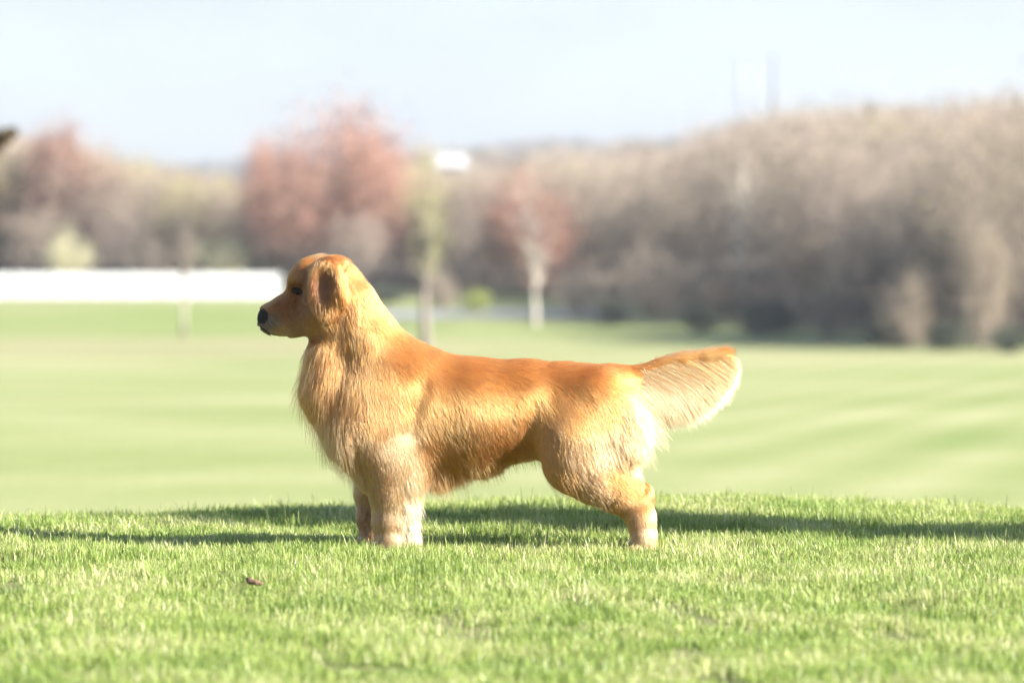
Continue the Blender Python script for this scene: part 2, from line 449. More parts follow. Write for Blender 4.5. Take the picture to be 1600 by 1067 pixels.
# red maples
G2 = 'red budding maples'
T('red_budding_tree', 'red', 530, 172, 268, 'largest pinkish red maple, dome shaped, above the dog\'s head', group=G2, wpx=340, var=0)
T('red_budding_tree', 'red', 410, 222, 276, 'slim pinkish maple left of the largest red maple', group=G2, wpx=120, var=1)
T('red_budding_tree', 'red', 600, 232, 262, 'orange red maple beside the slender lime green tree', group=G2, wpx=190, var=2)
T('red_budding_tree', 'red', 458, 226, 262, 'low red maple just behind the dog\'s forehead', group=G2, wpx=230, var=2)
T('bare_tree', 'bare', 565, 330, 256, 'dark low bare tree under the largest red maple', wpx=140)
# singled-out trees on the lawn
t = T('slender_tree', 'lime', 664, 224, 172, 'slender young tree with lime green buds and a white trunk guard', wpx=105)
gb = MB(); gb.tube([(0, 0, -.1), (0, 0, 1.3)], [0.30, 0.26], 10); gb.build('trunk_guard', noisy_mat('white_guard', (.30, .275, .245), (.38, .35, .32), 8, .6), t, True)
t = T('red_budding_tree', 'redslim', 836, 264, 214, 'red budding tree with a pale trunk standing behind the dog\'s back', group=G2, wpx=215)
t = T('sapling', 'sapling', 287, 330, 198, 'thin dark sapling with a pale trunk guard in front of the white fence', wpx=60)
gb = MB(); gb.tube([(0, 0, -.1), (0, 0, 3.0)], [0.36, 0.30], 10); gb.build('trunk_guard', noisy_mat('pale_guard', (.27, .23, .19), (.34, .29, .24), 8, .7), t, True)
# middle
G3 = 'bare trees of the wood edge'
T('bare_tree', 'bare', 722, 318, 252, 'dark bare tree between the lime green tree and the pale trunked red tree', group=G3, wpx=100)
T('bare_tree', 'tan', 770, 290, 262, 'tan bare tree left of the pale trunked red tree', group=G3, wpx=130)
T('bare_tree', 'bare', 905, 285, 250, 'grey bare tree right of the pale trunked red tree', group=G3, wpx=150)
T('bare_tree', 'tan', 985, 275, 240, 'pale tan bare tree above the middle of the dog\'s back', group=G3, wpx=160)
T('bare_tree', 'tan', 1062, 262, 232, 'tan bare tree above the dog\'s tail base, left of the white barked tree', group=G3, wpx=150)
T('white_barked_tree', 'sycamore', 1160, 208, 230, 'white barked leafless tree with forking pale limbs in the wood', wpx=120, rot=0.6)
T('bare_tree', 'bare', 1240, 250, 214, 'grey brown bare tree just right of the white barked tree', group=G3, wpx=170)
T('bare_tree', 'bare', 1330, 232, 196, 'broad dark bare tree above the gap between the dark lawn edge shrubs', group=G3, wpx=180)
T('bare_tree', 'bare', 1425, 215, 186, 'tall dark bare tree left of the pinkish shrub at the right', group=G3, wpx=180)
T('bare_tree', 'bare', 1510, 190, 178, 'tall brown bare tree rising behind the pinkish shrub', group=G3, wpx=180)
T('bare_tree', 'bare', 1590, 165, 172, 'tallest brown bare tree at the right edge of the wood', group=G3, wpx=170)
T('pinkish_shrub', 'shrub_tan', 1545, 362, 169, 'pinkish tan shrub in front of the tall bare trees at right', 'shrub', wpx=120)
T('tan_shrub', 'shrub_tan', 1420, 430, 178, 'brown shrub at the lawn edge between two dark shrubs', 'shrub', wpx=130)
T('tan_shrub', 'shrub_tan', 1290, 440, 192, 'brown shrub right of the large dark shrub at the lawn edge', 'shrub', wpx=110)
T('brown_shrub', 'shrub_tan', 1130, 405, 224, 'wide brown thicket at the foot of the white barked tree', 'shrub', wpx=210)
T('tan_shrub', 'shrub_tan', 1020, 400, 222, 'tan shrub at the lawn edge behind the tail base', 'shrub', wpx=150)
T('tan_shrub', 'shrub_tan', 900, 425, 226, 'tan shrub behind the dog\'s croup, beside the small dark shrub', 'shrub', wpx=110)
T('tan_shrub', 'shrub_tan', 690, 430, 232, 'tan shrub beside the driveway, left of the lime green bush', 'shrub', wpx=90)
T('evergreen_tree', 'conifer', 1362, 146, 420, 'dark green evergreen standing up above the ridge at right', wpx=70, var=0)
T('lime_bush', 'shrub_lime', 745, 455, 228, 'small lime green bush beside the driveway', 'bush', wpx=60)
for px, yt, D, w, lb in ((950, 470, 216, 80, 'small dark evergreen shrub behind the middle of the dog\'s back'),
                         (1095, 476, 208, 90, 'dark evergreen shrub left of the largest dark shrub'),
                         (1190, 474, 198, 130, 'largest dark evergreen shrub at the lawn edge above the tail'),
                         (1390, 496, 180, 120, 'dark evergreen shrub at the lawn edge at right'),
                         (1480, 500, 172, 110, 'dark evergreen shrub below the pinkish shrub'),
                         (1575, 512, 164, 100, 'dark evergreen shrub at the right edge of the photo'),
                         (600, 445, 240, 110, 'dark shrub in shade behind the dog\'s neck')):
    T('dark_shrub', 'shrub_dark', px, yt, D, lb, 'shrub', 'dark shrubs along the lawn edge', wpx=w)

# the bough of a nearer tree reaching in at the left edge
t = T('brown_leaved_tree', 'shrub_dark', -43, 190, 60, 'dark brown bough tip reaching in at the left edge of the photo', var=0, h=1.0)
bpy.data.objects.remove(t.children[1]); bpy.data.objects.remove(t.children[0]); t.scale = (1, 1, 1); t.rotation_euler = (0, 0, 0)
bx, by, bz = t.location
hb = CAM_H + (HORIZON - 215) / FPX * 60 - bz
mb = MB(); mb.tube([(0, 0, -.2), (-.03, .05, 2), (.02, 0, hb + 1.5)], [0.14, .11, .05], 8)
mb.tube([(0, .02, hb - .5), (.2, 0, hb - .22), (.42, 0, hb - .02), (.66, 0, hb + .05)], [.05, .04, .025, .01], 5)
mb.tube([(0, .02, hb - 1.3), (.15, 0, hb - 1.0), (.36, 0, hb - .85)], [.05, .035, .01], 5)
g = np.random.default_rng(5); vs = []; fs = []
for k in range(26):
    az = g.uniform(1.9, 4.6); zz = hb - .8 + 2.6 * (k / 26); ln_ = .7 * (1.25 - k / 26)
    e_ = np.array([math.cos(az) * ln_, math.sin(az) * ln_, zz + .25])
    mb.tube([(0, 0, zz - .15), tuple(e_ * np.array([.5, .5, 1]) - np.array([0, 0, .08])), tuple(e_)], [.04, .025, .008], 4)
    for q in range(60):
        c = np.array([0, 0, zz - .1]) + (e_ - np.array([0, 0, zz - .1])) * g.uniform(.25, 1.05) + g.normal(0, .09, 3)
        d = unit(g.normal(0, 1, 3)); sd = unit(np.cross(d, g.normal(0, 1, 3))); l = g.uniform(.07, .13)
        o = len(vs); vs += [c, c + d * l * .5 + sd * l * .3, c + d * l, c + d * l * .5 - sd * l * .3]; fs.append((o, o + 1, o + 2, o + 3))
mb.build('trunk', m_bark, t, True)
for k in range(1500):
    f = g.random()
    if g.random() < .75: c = np.array([.05 + .60 * f, g.normal(0, .12), hb - .30 + .38 * f + g.normal(0, .11 * (1.15 - f))])
    else: c = np.array([.05 + .30 * f, g.normal(0, .1), hb - 1.2 + .35 * f + g.normal(0, .08)])
    d = unit(g.normal(0, 1, 3) + np.array([.5, 0, .2])); sd = unit(np.cross(d, g.normal(0, 1, 3))); l = g.uniform(.06, .12)
    o = len(vs); vs += [c, c + d * l * .5 + sd * l * .3, c + d * l, c + d * l * .5 - sd * l * .3]; fs.append((o, o + 1, o + 2, o + 3))
link(bpy.data.objects.new('crown', mesh_from('crown', np.array(vs), fs, m_twig['brown'])), t)

# young columnar tree outside the frame on the sunny side: it throws the band of shade behind the dog
tx, ty = 3.6, -0.38
T('columnar_tree', 'column', 0, 0, 0, 'slim columnar young tree outside the frame whose shade falls behind the dog', base_loc=(tx, ty, gz(tx, ty)), h=2.7, rot=1.0)

# woodland reading as one mass: trees instanced over the slopes beyond the edge
def gn_scatter(name, pts, rots, scls, idxs, coll, mat=None):
    me = bpy.data.meshes.new(name)
    me.vertices.add(len(pts)); me.vertices.foreach_set('co', np.asarray(pts, np.float32).ravel())
    a = me.attributes.new('rot', 'FLOAT_VECTOR', 'POINT'); a.data.foreach_set('vector', np.asarray(rots, np.float32).ravel())
    a = me.attributes.new('scl', 'FLOAT_VECTOR', 'POINT'); a.data.foreach_set('vector', np.asarray(scls, np.float32).ravel())
    a = me.attributes.new('idx', 'INT', 'POINT'); a.data.foreach_set('value', np.asarray(idxs, np.int32))
    o = link(bpy.data.objects.new(name, me))
    ng = bpy.data.node_groups.new(name + '_scatter', 'GeometryNodeTree')
    ng.interface.new_socket('Geometry', in_out='INPUT', socket_type='NodeSocketGeometry')
    ng.interface.new_socket('Geometry', in_out='OUTPUT', socket_type='NodeSocketGeometry')
    gi = ng.nodes.new('NodeGroupInput'); gout = ng.nodes.new('NodeGroupOutput')
    ci = ng.nodes.new('GeometryNodeCollectionInfo'); ci.inputs['Collection'].default_value = coll
    ci.inputs['Separate Children'].default_value = True; ci.inputs['Reset Children'].default_value = True
    ip = ng.nodes.new('GeometryNodeInstanceOnPoints'); ip.inputs['Pick Instance'].default_value = True
    def attr(nm, dt):
        n = ng.nodes.new('GeometryNodeInputNamedAttribute'); n.data_type = dt; n.inputs['Name'].default_value = nm
        return n.outputs['Attribute']
    e2r = ng.nodes.new('FunctionNodeEulerToRotation')
    ng.links.new(attr('rot', 'FLOAT_VECTOR'), e2r.inputs[0])
    ng.links.new(gi.outputs[0], ip.inputs['Points']); ng.links.new(ci.outputs[0], ip.inputs['Instance'])
    ng.links.new(attr('idx', 'INT'), ip.inputs['Instance Index'])
    ng.links.new(e2r.outputs[0], ip.inputs['Rotation']); ng.links.new(attr('scl', 'FLOAT_VECTOR'), ip.inputs['Scale'])
    ng.links.new(ip.outputs[0], gout.inputs[0])
    md = o.modifiers.new('scatter', 'NODES'); md.node_group = ng
    return o

wc = bpy.data.collections.new('woodland_sources')
def joined(nm, pair):
    vs, fs, mi = [], [], []
    a, b = pair; me = bpy.data.meshes.new(nm)
    V = [tuple(v.co) for v in a.vertices]; F = [tuple(p.vertices) for p in a.polygons]; na = len(F); o = len(V)
    V += [tuple(v.co) for v in b.vertices]; F += [tuple(i + o for i in p.vertices) for p in b.polygons]
    me.from_pydata(V, [], F); me.materials.append(a.materials[0]); me.materials.append(b.materials[0])
    me.polygons.foreach_set('material_index', np.array([0] * na + [1] * (len(F) - na), np.int32)); me.update()
    ob = bpy.data.objects.new(nm, me); wc.objects.link(ob)
WS = FAM['bare'] + FAM['tan'] + FAM['olive'][:1] + FAM['red'][:1] + FAM['conifer'][:1]
for i, p in enumerate(WS): joined('wood_%02d' % i, p)
g = np.random.default_rng(21)
P, RT, SCL, IX = [], [], [], []
def edge(px): return float(np.interp(px, [-300, 400, 700, 900, 1200, 1600, 2000], [285, 280, 262, 250, 218, 182, 170]))
def limit(px): return float(np.interp(px, [-300, 60, 200, 380, 420, 640, 1000, 1120, 1200, 1300, 1450, 1600, 2000], [205, 215, 250, 285, 290, 225, 212, 190, 178, 165, 168, 158, 150]))
n = 0
while n < 2900:
    px = g.uniform(-250, 1900) if n % 2 else g.uniform(-1900, 3200); k = g.random()
    e = edge(px)
    D = e + (k ** 1.25) * 420 if n < 1000 else 500 + 2400 * g.random()
    x, y, z = at(px, D)
    mh = CAM_H + (HORIZON - limit(px) - g.uniform(0, 22) - (26 * float(np.interp(px, [560, 640, 1080, 1180], [0, 1, 1, 0])) if D < 700 else 0)) / FPX * D - z
    hh = min(g.uniform(8, 13), mh)
    if hh < 4: hh = 4 if n > 1000 else hh
    if hh < 3:
        n += 1; continue
    if abs(px - 706) < 105 and D < 600 and z + hh > CAM_H + (HORIZON - 288) / FPX * D:
        hh = CAM_H + (HORIZON - 274) / FPX * D - z
        if hh < 2.5: n += 1; continue
    q = g.random()
    i = int(g.integers(0, 4)) if q < .52 else int(g.integers(4, 6)) if q < .82 else 6 if q < .92 else (7 if px < 640 else 4) if q < .98 else 8
    if D > 800 and q > .5: i = 8
    P.append((x, y, z - .1)); RT.append((0, 0, g.uniform(0, 6.28)))
    s = hh / 10; sw = max(s, .7) * g.uniform(.95, 1.35); SCL.append((sw, sw, s)); IX.append(i); n += 1
wo = gn_scatter('woodland', P, RT, SCL, IX, wc)
tag(wo, 'grey brown leafless woodland covering the slopes beyond the lawn', 'woodland', kind='stuff')

# ------------------------------------------------------------------ white fence, white house, distant towers
m_white = noisy_mat('white_paint', (.74, .74, .73), (.82, .82, .81), 1.5, .5)
fx0, fy0, fz0 = at(437, 246)
fence = empty('white_fence', (fx0, fy0, fz0), 'long white board fence at the left edge of the lawn', 'fence')
npan = 10
for i in range(npan + 1):
    x = -i * 2.4; z = gz(fx0 + x, fy0 + .0) - fz0
    mb = MB(); mb.box((x, .0, z + .78), (.14, .14, 1.8)); mb.box((x, 0, z + 1.705), (.19, .19, .05))
    mb.build('fence_post', m_white, fence)
    if i < npan:
        x2 = x - 1.2; z2 = gz(fx0 + x2, fy0) - fz0
        for j in range(7):
            mb = MB(); mb.box((x2, -.02 if j % 2 else .0, z2 + .15 + j * .225), (2.25, .03, .218)); mb.build('board', m_white, fence)

D = 560; hx, hy, hzz = at(706, D)
zc = CAM_H + (HORIZON - 258) / FPX * D
house = empty('white_house', (hx, hy, zc - 5.2), 'white house with a pale roof half hidden in trees on the hillside', 'house')
Hh = 4.9
mb = MB(); mb.box((0, 0, Hh / 2 - 1), (4.3, 5, Hh + 2)); mb.build('wall', noisy_mat('house_wall', (.33, .32, .31), (.4, .39, .38), 1, .6), house)
mb = MB(); mb.add([(-2.5, -3, Hh + .01), (2.5, -3, Hh + .01), (2.5, 3, Hh + .01), (-2.5, 3, Hh + .01), (-2.0, 0, Hh + 1.7), (2.0, 0, Hh + 1.7)],
                  [(0, 1, 5, 4), (2, 3, 4, 5), (1, 2, 5), (3, 0, 4), (3, 2, 1, 0)])
mb.build('roof', noisy_mat('pale_roof', (.36, .36, .36), (.45, .45, .44), 2, .6), house)
for xx in (-1.3, 1.3):
    mb = MB(); mb.box((xx, -2.53, 3.2), (.9, .06, 1.3)); wdo = mb.build('window', m_white, house)
    mb = MB(); mb.box((xx, -2.565, 3.2), (.7, .02, 1.1)); mb.build('pane', noisy_mat('glass_dark', (.1, .12, .14), (.16, .18, .2), 2, .1), wdo)

m_tower = noisy_mat('tower_concrete', (.26, .26, .26), (.3, .3, .3), .3, .9)
m_tower2 = noisy_mat('tower_grey', (.12, .125, .13), (.17, .175, .18), .3, .9)
for px, yt, r, mt, lb in ((1158, 93, 1.9, m_tower, 'faint pale tower on the far ridge, leftmost of three'),
                          (1181, 95, 1.7, m_tower, 'faint pale tower on the far ridge, between two others'),
                          (1209, 86, 1.9, m_tower2, 'darkest tower on the far ridge, right of two pale ones')):
    D = 2400; x, y, z = at(px, D); hT = CAM_H + (HORIZON - yt) / FPX * D - z
    to = empty('tower', (x, y, z - 1), lb, 'tower', 'towers on the far ridge')
    mb = MB(); mb.tube([(0, 0, 0), (0, 0, hT * .5), (0, 0, hT)], [r * 1.3, r * 1.1, r], 12); mb.build('shaft', mt, to, True)
    mb = MB(); mb.tube([(0, 0, hT - 2.2), (0, 0, hT + .3)], [r * 1.25, r * 1.25], 12); mb.build('rim', mt, to)

# ------------------------------------------------------------------ the foreground grass
m_grass, nt, out = new_mat('grass'); L = nt.links
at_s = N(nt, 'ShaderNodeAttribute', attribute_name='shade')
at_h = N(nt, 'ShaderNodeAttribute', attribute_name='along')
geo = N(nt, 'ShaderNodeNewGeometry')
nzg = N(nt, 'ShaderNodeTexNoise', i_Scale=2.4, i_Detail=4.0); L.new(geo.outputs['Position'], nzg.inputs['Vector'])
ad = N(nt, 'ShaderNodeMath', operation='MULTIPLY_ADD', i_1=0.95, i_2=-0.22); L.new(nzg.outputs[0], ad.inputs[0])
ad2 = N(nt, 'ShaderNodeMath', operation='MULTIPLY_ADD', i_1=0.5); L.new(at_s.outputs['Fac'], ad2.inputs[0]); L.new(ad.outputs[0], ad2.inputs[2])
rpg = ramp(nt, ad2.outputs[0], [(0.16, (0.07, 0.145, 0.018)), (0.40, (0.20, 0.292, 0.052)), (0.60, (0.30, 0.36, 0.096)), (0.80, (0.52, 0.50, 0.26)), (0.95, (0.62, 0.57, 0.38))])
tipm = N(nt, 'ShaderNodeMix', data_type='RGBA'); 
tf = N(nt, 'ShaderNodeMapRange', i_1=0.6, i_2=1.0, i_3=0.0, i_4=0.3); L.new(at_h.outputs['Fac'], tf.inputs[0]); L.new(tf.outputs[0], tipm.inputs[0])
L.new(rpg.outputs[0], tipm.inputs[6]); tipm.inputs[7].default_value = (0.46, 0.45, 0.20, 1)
bd = N(nt, 'ShaderNodeBsdfPrincipled', i_Roughness=0.42); bd.inputs['Specular IOR Level'].default_value = 0.35
L.new(tipm.outputs[2], bd.inputs['Base Color'])
tr_ = N(nt, 'ShaderNodeBsdfTranslucent'); L.new(tipm.outputs[2], tr_.inputs[0])
mxs = N(nt, 'ShaderNodeMixShader', i_0=0.42); L.new(bd.outputs[0], mxs.inputs[1]); L.new(tr_.outputs[0], mxs.inputs[2])
L.new(mxs.outputs[0], out.inputs[0])

def grass_patch(seed, size, n, hmin, hmax, tall=0.0):
    g = np.random.default_rng(seed)
    root = np.stack([g.uniform(-size / 2, size / 2, n), g.uniform(-size / 2, size / 2, n), np.full(n, -0.006)], 1)
    # blades gather in small tufts
    nt_ = max(6, n // 14); tc_ = np.stack([g.uniform(-size / 2, size / 2, nt_), g.uniform(-size / 2, size / 2, nt_)], 1)
    ti = g.integers(0, nt_, n); root[:, :2] = root[:, :2] * .35 + (tc_[ti] + g.normal(0, .012, (n, 2))) * .65
    hgt = g.uniform(hmin, hmax, n) * (0.75 + 0.5 * g.random(nt_)[ti])
    tl = g.random(n) < tall; hgt[tl] *= g.uniform(1.3, 1.9, tl.sum())
    az = g.uniform(0, 2 * np.pi, n); ln = np.abs(g.normal(0, .42, n)) + .05
    ld = np.stack([np.cos(az), np.sin(az)], 1); fa = az + np.pi / 2 + g.normal(0, .5, n)
    wd = g.uniform(.0009, .0017, n) * (1 + tl * .2)
    V = np.zeros((n, 7, 3)); H = np.zeros((n, 7))
    for k, t in enumerate((0, .38, .74, 1.0)):
        off = ld * (hgt * ln * t ** 1.8)[:, None]
        c = np.concatenate([root[:, :2] + off, (root[:, 2] + hgt * t * (1 - .25 * ln * t))[:, None]], 1)
        ww = wd * (1.0, .95, .7, 0)[k]
        sd = np.stack([np.cos(fa) * ww, np.sin(fa) * ww, np.zeros(n)], 1)
        if k < 3: V[:, 2 * k] = c - sd; V[:, 2 * k + 1] = c + sd; H[:, 2 * k] = H[:, 2 * k + 1] = t
        else: V[:, 6] = c; H[:, 6] = 1
    base = (np.arange(n) * 7)[:, None]
    F = np.concatenate([base + np.array([[0, 1, 3]]), base + np.array([[0, 3, 2]]), base + np.array([[2, 3, 5]]), base + np.array([[2, 5, 4]]), base + np.array([[4, 5, 6]])])
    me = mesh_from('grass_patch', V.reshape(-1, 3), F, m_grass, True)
    sh = np.repeat(np.clip(g.normal(.5, .26, n) + .4 * (g.random(n) < .07), 0, 1.25), 7)
    a = me.attributes.new('shade', 'FLOAT', 'POINT'); a.data.foreach_set('value', sh.astype(np.float32))
    a = me.attributes.new('along', 'FLOAT', 'POINT'); a.data.foreach_set('value', H.ravel().astype(np.float32))
    return me
gc = bpy.data.collections.new('grass_sources')
for i in range(10):
    gc.objects.link(bpy.data.objects.new('patch_%02d' % i, grass_patch(900 + i, .30, 980, .018, .042, .015 if i < 8 else .05)))
wm = grass_patch(990, .09, 70, .03, .055, .0); wm.transform(__import__('mathutils').Matrix.Diagonal((1.15, 1.15, 1, 1)))
wm.attributes['shade'].data.foreach_set('value', np.full(len(wm.vertices), -.12, np.float32))
gc.objects.link(bpy.data.objects.new('patch_10', wm))
g = np.random.default_rng(3)
P, RT, SCL, IX = [], [], [], []
stp = 0.2
for yy in np.arange(-5.4, 3.6, stp):
    hw = 1.0 + (yy + CAM_D) * .2
    for xx in np.arange(-hw, hw, stp):
        x = xx + g.uniform(-.09, .09); y = yy + g.uniform(-.09, .09); z = gz(x, y)
        sx = (gz(x + .05, y) - gz(x - .05, y)) / .1; sy = (gz(x, y + .05) - gz(x, y - .05)) / .1
        P.append((x, y, z)); RT.append((math.atan(sy), -math.atan(sx), g.uniform(0, 6.28)))
        hs_ = 1.03 + .2 * math.sin(x * 2.3 + y * 1.1) * math.sin(y * 1.9 - x * .7) + g.uniform(-.12, .12)
        SCL.append((1, 1, hs_)); IX.append(int(g.integers(0, 10)))
for k in range(70):
    y = g.uniform(-5, 1.2); x = g.uniform(-1, 1) * (.9 + (y + CAM_D) * .15)
    P.append((x, y, gz(x, y))); RT.append((0, 0, g.uniform(0, 6.28))); SCL.append((g.uniform(.7, 1.4),) * 2 + (g.uniform(.8, 1.1),)); IX.append(10)
# the euler order of the rotation makes the random turn come first, then the slope
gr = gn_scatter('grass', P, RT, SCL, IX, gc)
tag(gr, 'short bright green lawn grass covering the mound', 'grass', kind='stuff')

# ------------------------------------------------------------------ the dog (modelled in photo pixels, then scaled)
def Zp(py): return 855.0 - py
H_ = 3.0                                     # grid step in pixels (5.7 mm)
x0, x1, y0, y1, z0, z1 = 396, 1165, -92, 93, -12, 478
ax = np.arange(x0, x1, H_); ay = np.arange(y0, y1, H_); az_ = np.arange(z0, z1, H_)
GXd, GYd, GZd = np.meshgrid(ax.astype(np.float32), ay.astype(np.float32), az_.astype(np.float32), indexing='ij')

def smin(a, b, k):
    h = np.clip(0.5 + 0.5 * (b - a) / k, 0, 1)
    return b * (1 - h) + a * h - k * h * (1 - h)
def chain(st):
    """st: (x, py, ylat, r, w) stations -> field"""
    F = None
    for (xa, pa, ya, ra, wa), (xb, pb, yb, rb, wb) in zip(st[:-1], st[1:]):
        A = np.array([xa, Zp(pa)]); B = np.array([xb, Zp(pb)]); d = B - A; dd = d @ d + 1e-6
        t = np.clip(((GXd - A[0]) * d[0] + (GZd - A[1]) * d[1]) / dd, 0, 1)
        ex = GXd - A[0] - t * d[0]; ez = GZd - A[1] - t * d[1]
        r = ra + (rb - ra) * t; w = wa + (wb - wa) * t; yc = ya + (yb - ya) * t
        q = np.sqrt((ex * ex + ez * ez) / (r * r) + ((GYd - yc) / w) ** 2)
        f = (q - 1) * np.minimum(r, w)
        F = f if F is None else smin(F, f, 6)
    return F
def ell(c, r, ang=0.0, tilt=0.0):
    x = GXd - c[0]; y = GYd - c[1]; z = GZd - Zp(c[2])
    ca, sa = math.cos(ang), math.sin(ang)
    x, z = x * ca + z * sa, -x * sa + z * ca
    ct, s_t = math.cos(tilt), math.sin(tilt)
    y, z = y * ct + z * s_t, -y * s_t + z * ct
    return (np.sqrt((x / r[0]) ** 2 + (y / r[1]) ** 2 + (z / r[2]) ** 2) - 1) * min(r)

F = chain([(528, 612, 0, 42, 40), (585, 640, 0, 80, 58), (655, 640, 0, 96, 64), (740, 640, 0, 84, 66), (820, 630, 0, 71, 56),
           (880, 624, 0, 61, 50), (930, 620, 0, 53, 48), (965, 610, 0, 37, 36)])
F = smin(F, chain([(625, 590, 0, 62, 46), (578, 530, 0, 47, 42), (550, 468, 0, 38, 36)]), 24)          # neck
F = smin(F, chain([(512, 596, 0, 32, 34), (512, 550, 0, 30, 34), (526, 505, 0, 26, 30)]), 20)           # throat and ruff
for yo in (-1, 1):
    F = smin(F, chain([(596, 630, yo * 36, 56, 24), (592, 680, yo * 42, 50, 28), (612, 722, yo * 42, 42, 25)]), 28)
    F = smin(F, chain([(930, 625, yo * 28, 52, 30), (904, 680, yo * 40, 57, 30), (898, 708, yo * 42, 48, 27), (935, 728, yo * 42, 40, 25), (966, 745, yo * 40, 29, 21)]), 18)
    F = smin(F, chain([(960, 650, yo * 30, 32, 26), (966, 700, yo * 38, 28, 24)]), 18)
    gr1 = chain([(664, 590, yo * 90, 10, 23), (652, 630, yo * 95, 12, 28), (644, 668, yo * 96, 11, 27)])
    F = -smin(-F, gr1, 16)
    gr2 = chain([(836, 630, yo * 82, 10, 23), (828, 662, yo * 80, 13, 27), (824, 692, yo * 78, 12, 27)])
    F = -smin(-F, gr2, 16)
for _ in range(7):                           # soften the joins of the trunk
    for d_ in range(3):
        P_ = np.pad(F, [(1, 1) if d_ == q else (0, 0) for q in range(3)], mode='edge')
        sl_ = lambda o: tuple(slice(o, o + F.shape[q]) if q == d_ else slice(None) for q in range(3))
        F = (P_[sl_(0)] + 2 * P_[sl_(1)] + P_[sl_(2)]) / 4
F = F - 0.8
hd = ell((500, 0, 440), (47.5, 35, 44))
hd = smin(hd, ell((534, 0, 440), (26, 31, 35)), 14)
hd = smin(hd, ell((505, 0, 480), (42, 37, 34)), 14)                                                     # cheeks
hd = smin(hd, chain([(484, 483, 0, 36, 30), (455, 488, 0, 32, 23.5), (429, 493, 0, 24.5, 19.5)]), 12)    # muzzle
hd = smin(hd, ell((476, -17, 437), (12, 12, 9)), 8); hd = smin(hd, ell((476, 17, 437), (12, 12, 9)), 8)  # brows
hd = smin(hd, ell((437, -10, 506), (17, 11, 13)), 7); hd = smin(hd, ell((437, 10, 506), (17, 11, 13)), 7)  # lips
F = smin(F, hd, 15)
for sgn in (-1, 1):
    sw = lambda *a: -np.minimum(0, 0)
    ear = ell((513, sgn * 46, 449), (26.5, 8.5, 43), 0.05, sgn * -0.10)
    ear = smin(ear, ell((520, sgn * 38, 410), (24, 9, 13)), 8)
    ear = smin(ear, ell((533, sgn * 47, 440), (8, 14, 27), 0.22), 5)
    dent = ell((509, sgn * 64.0, 440), (18, 15, 32), 0.05)
    ear = -smin(-ear, dent, 8)
    F = smin(F, ear, 4)
    yo = sgn
    dx = 0 if sgn < 0 else -27
    # front leg
    fl = chain([(614 + dx * .4, 715, yo * 42, 40, 25), (613 + dx, 765, yo * 41, 30, 23), (611 + dx, 805, yo * 40, 25, 21), (613 + dx, 835, yo * 40, 22.5, 20), (610 + dx, 845, yo * 40, 22, 21)])
    for k in range(4):
        fl = smin(fl, ell((597 + dx - (5 if k in (1, 2) else 0), yo * 40 + (k - 1.5) * 9.5, 849), (11, 6.2, 9)), 4)
    fl = smin(fl, chain([(636, 735, yo * 40, 20, 15), (638 + dx * .8, 790, yo * 40, 14, 12), (643 + dx, 838, yo * 40, 14, 14)]), 8)
    F = smin(F, fl, 16)
    # hind leg
    dh = 0 if sgn < 0 else 3
    hl = chain([(940, 738, yo * 41, 42, 25), (966, 757, yo * 39, 33, 20), (990, 778, yo * 37, 25, 15.5), (1000 + dh, 805, yo * 37, 20, 14.5), (1004 + dh, 832, yo * 38, 17.5, 16), (1002 + dh, 846, yo * 38, 19, 19)])
    hl = smin(hl, ell((1009 + dh, yo * 37, 764), (8, 8, 11), 0.5), 6)
    for k in range(4):
        hl = smin(hl, ell((989 + dh - (5 if k in (1, 2) else 0), yo * 38 + (k - 1.5) * 9.0, 850), (10, 6, 8.5)), 4)
    F = smin(F, hl, 10)
F = smin(F, chain([(955, 588, 0, 22, 22), (995, 582, 0, 14, 14), (1030, 568, 0, 11, 11), (1062, 560, 0, 9.5, 10), (1100, 555, 0, 8, 8), (1128, 551, 0, 5, 5)]), 12)

def surface_nets(F, org, h):
    nx, ny, nz = F.shape
    ins = F < 0
    acc = np.zeros((nx - 1, ny - 1, nz - 1, 3), np.float32); cnt = np.zeros((nx - 1, ny - 1, nz - 1), np.float32)
    cs = [(i, j, k) for i in (0, 1) for j in (0, 1) for k in (0, 1)]
    sl = lambda A, c: A[c[0]:nx - 1 + c[0], c[1]:ny - 1 + c[1], c[2]:nz - 1 + c[2]]
    for a in cs:
        for d in range(3):
            if a[d]: continue
            b = list(a); b[d] = 1
            fa, fb = sl(F, a), sl(F, b)
            m = sl(ins, a) != sl(ins, b)
            den = np.where(m, fa - fb, 1); t = np.where(m, fa / den, 0)
            for e in range(3):
                acc[..., e] += m * (a[e] + (t if e == d else 0))
            cnt += m
    act = cnt > 0
    vid = np.full(act.shape, -1, np.int64); vid[act] = np.arange(act.sum())
    ijk = np.argwhere(act)
    V = (ijk + acc[act] / cnt[act][:, None]) * h + np.array(org)
    faces = []
    for d in range(3):
        a = [slice(0, n_) for n_ in (nx, ny, nz)]; b = [slice(0, n_) for n_ in (nx, ny, nz)]
        a[d] = slice(0, -1); b[d] = slice(1, None)
        e, f = (d + 1) % 3, (d + 2) % 3
        ia, ib = ins[tuple(a)], ins[tuple(b)]
        w = np.argwhere(ia != ib)
        ok = (w[:, e] > 0) & (w[:, f] > 0) & (w[:, e] < F.shape[e] - 1) & (w[:, f] < F.shape[f] - 1)
        w = w[ok]
        def cell(oe, of):
            q = w.copy(); q[:, e] += oe; q[:, f] += of
            return vid[q[:, 0], q[:, 1], q[:, 2]]
        Q = np.stack([cell(-1, -1), cell(0, -1), cell(0, 0), cell(-1, 0)], 1)
        flip = ~ia[w[:, 0], w[:, 1], w[:, 2]]
        Q[flip] = Q[flip][:, ::-1]
        faces.append(Q)
    return V, np.concatenate(faces)
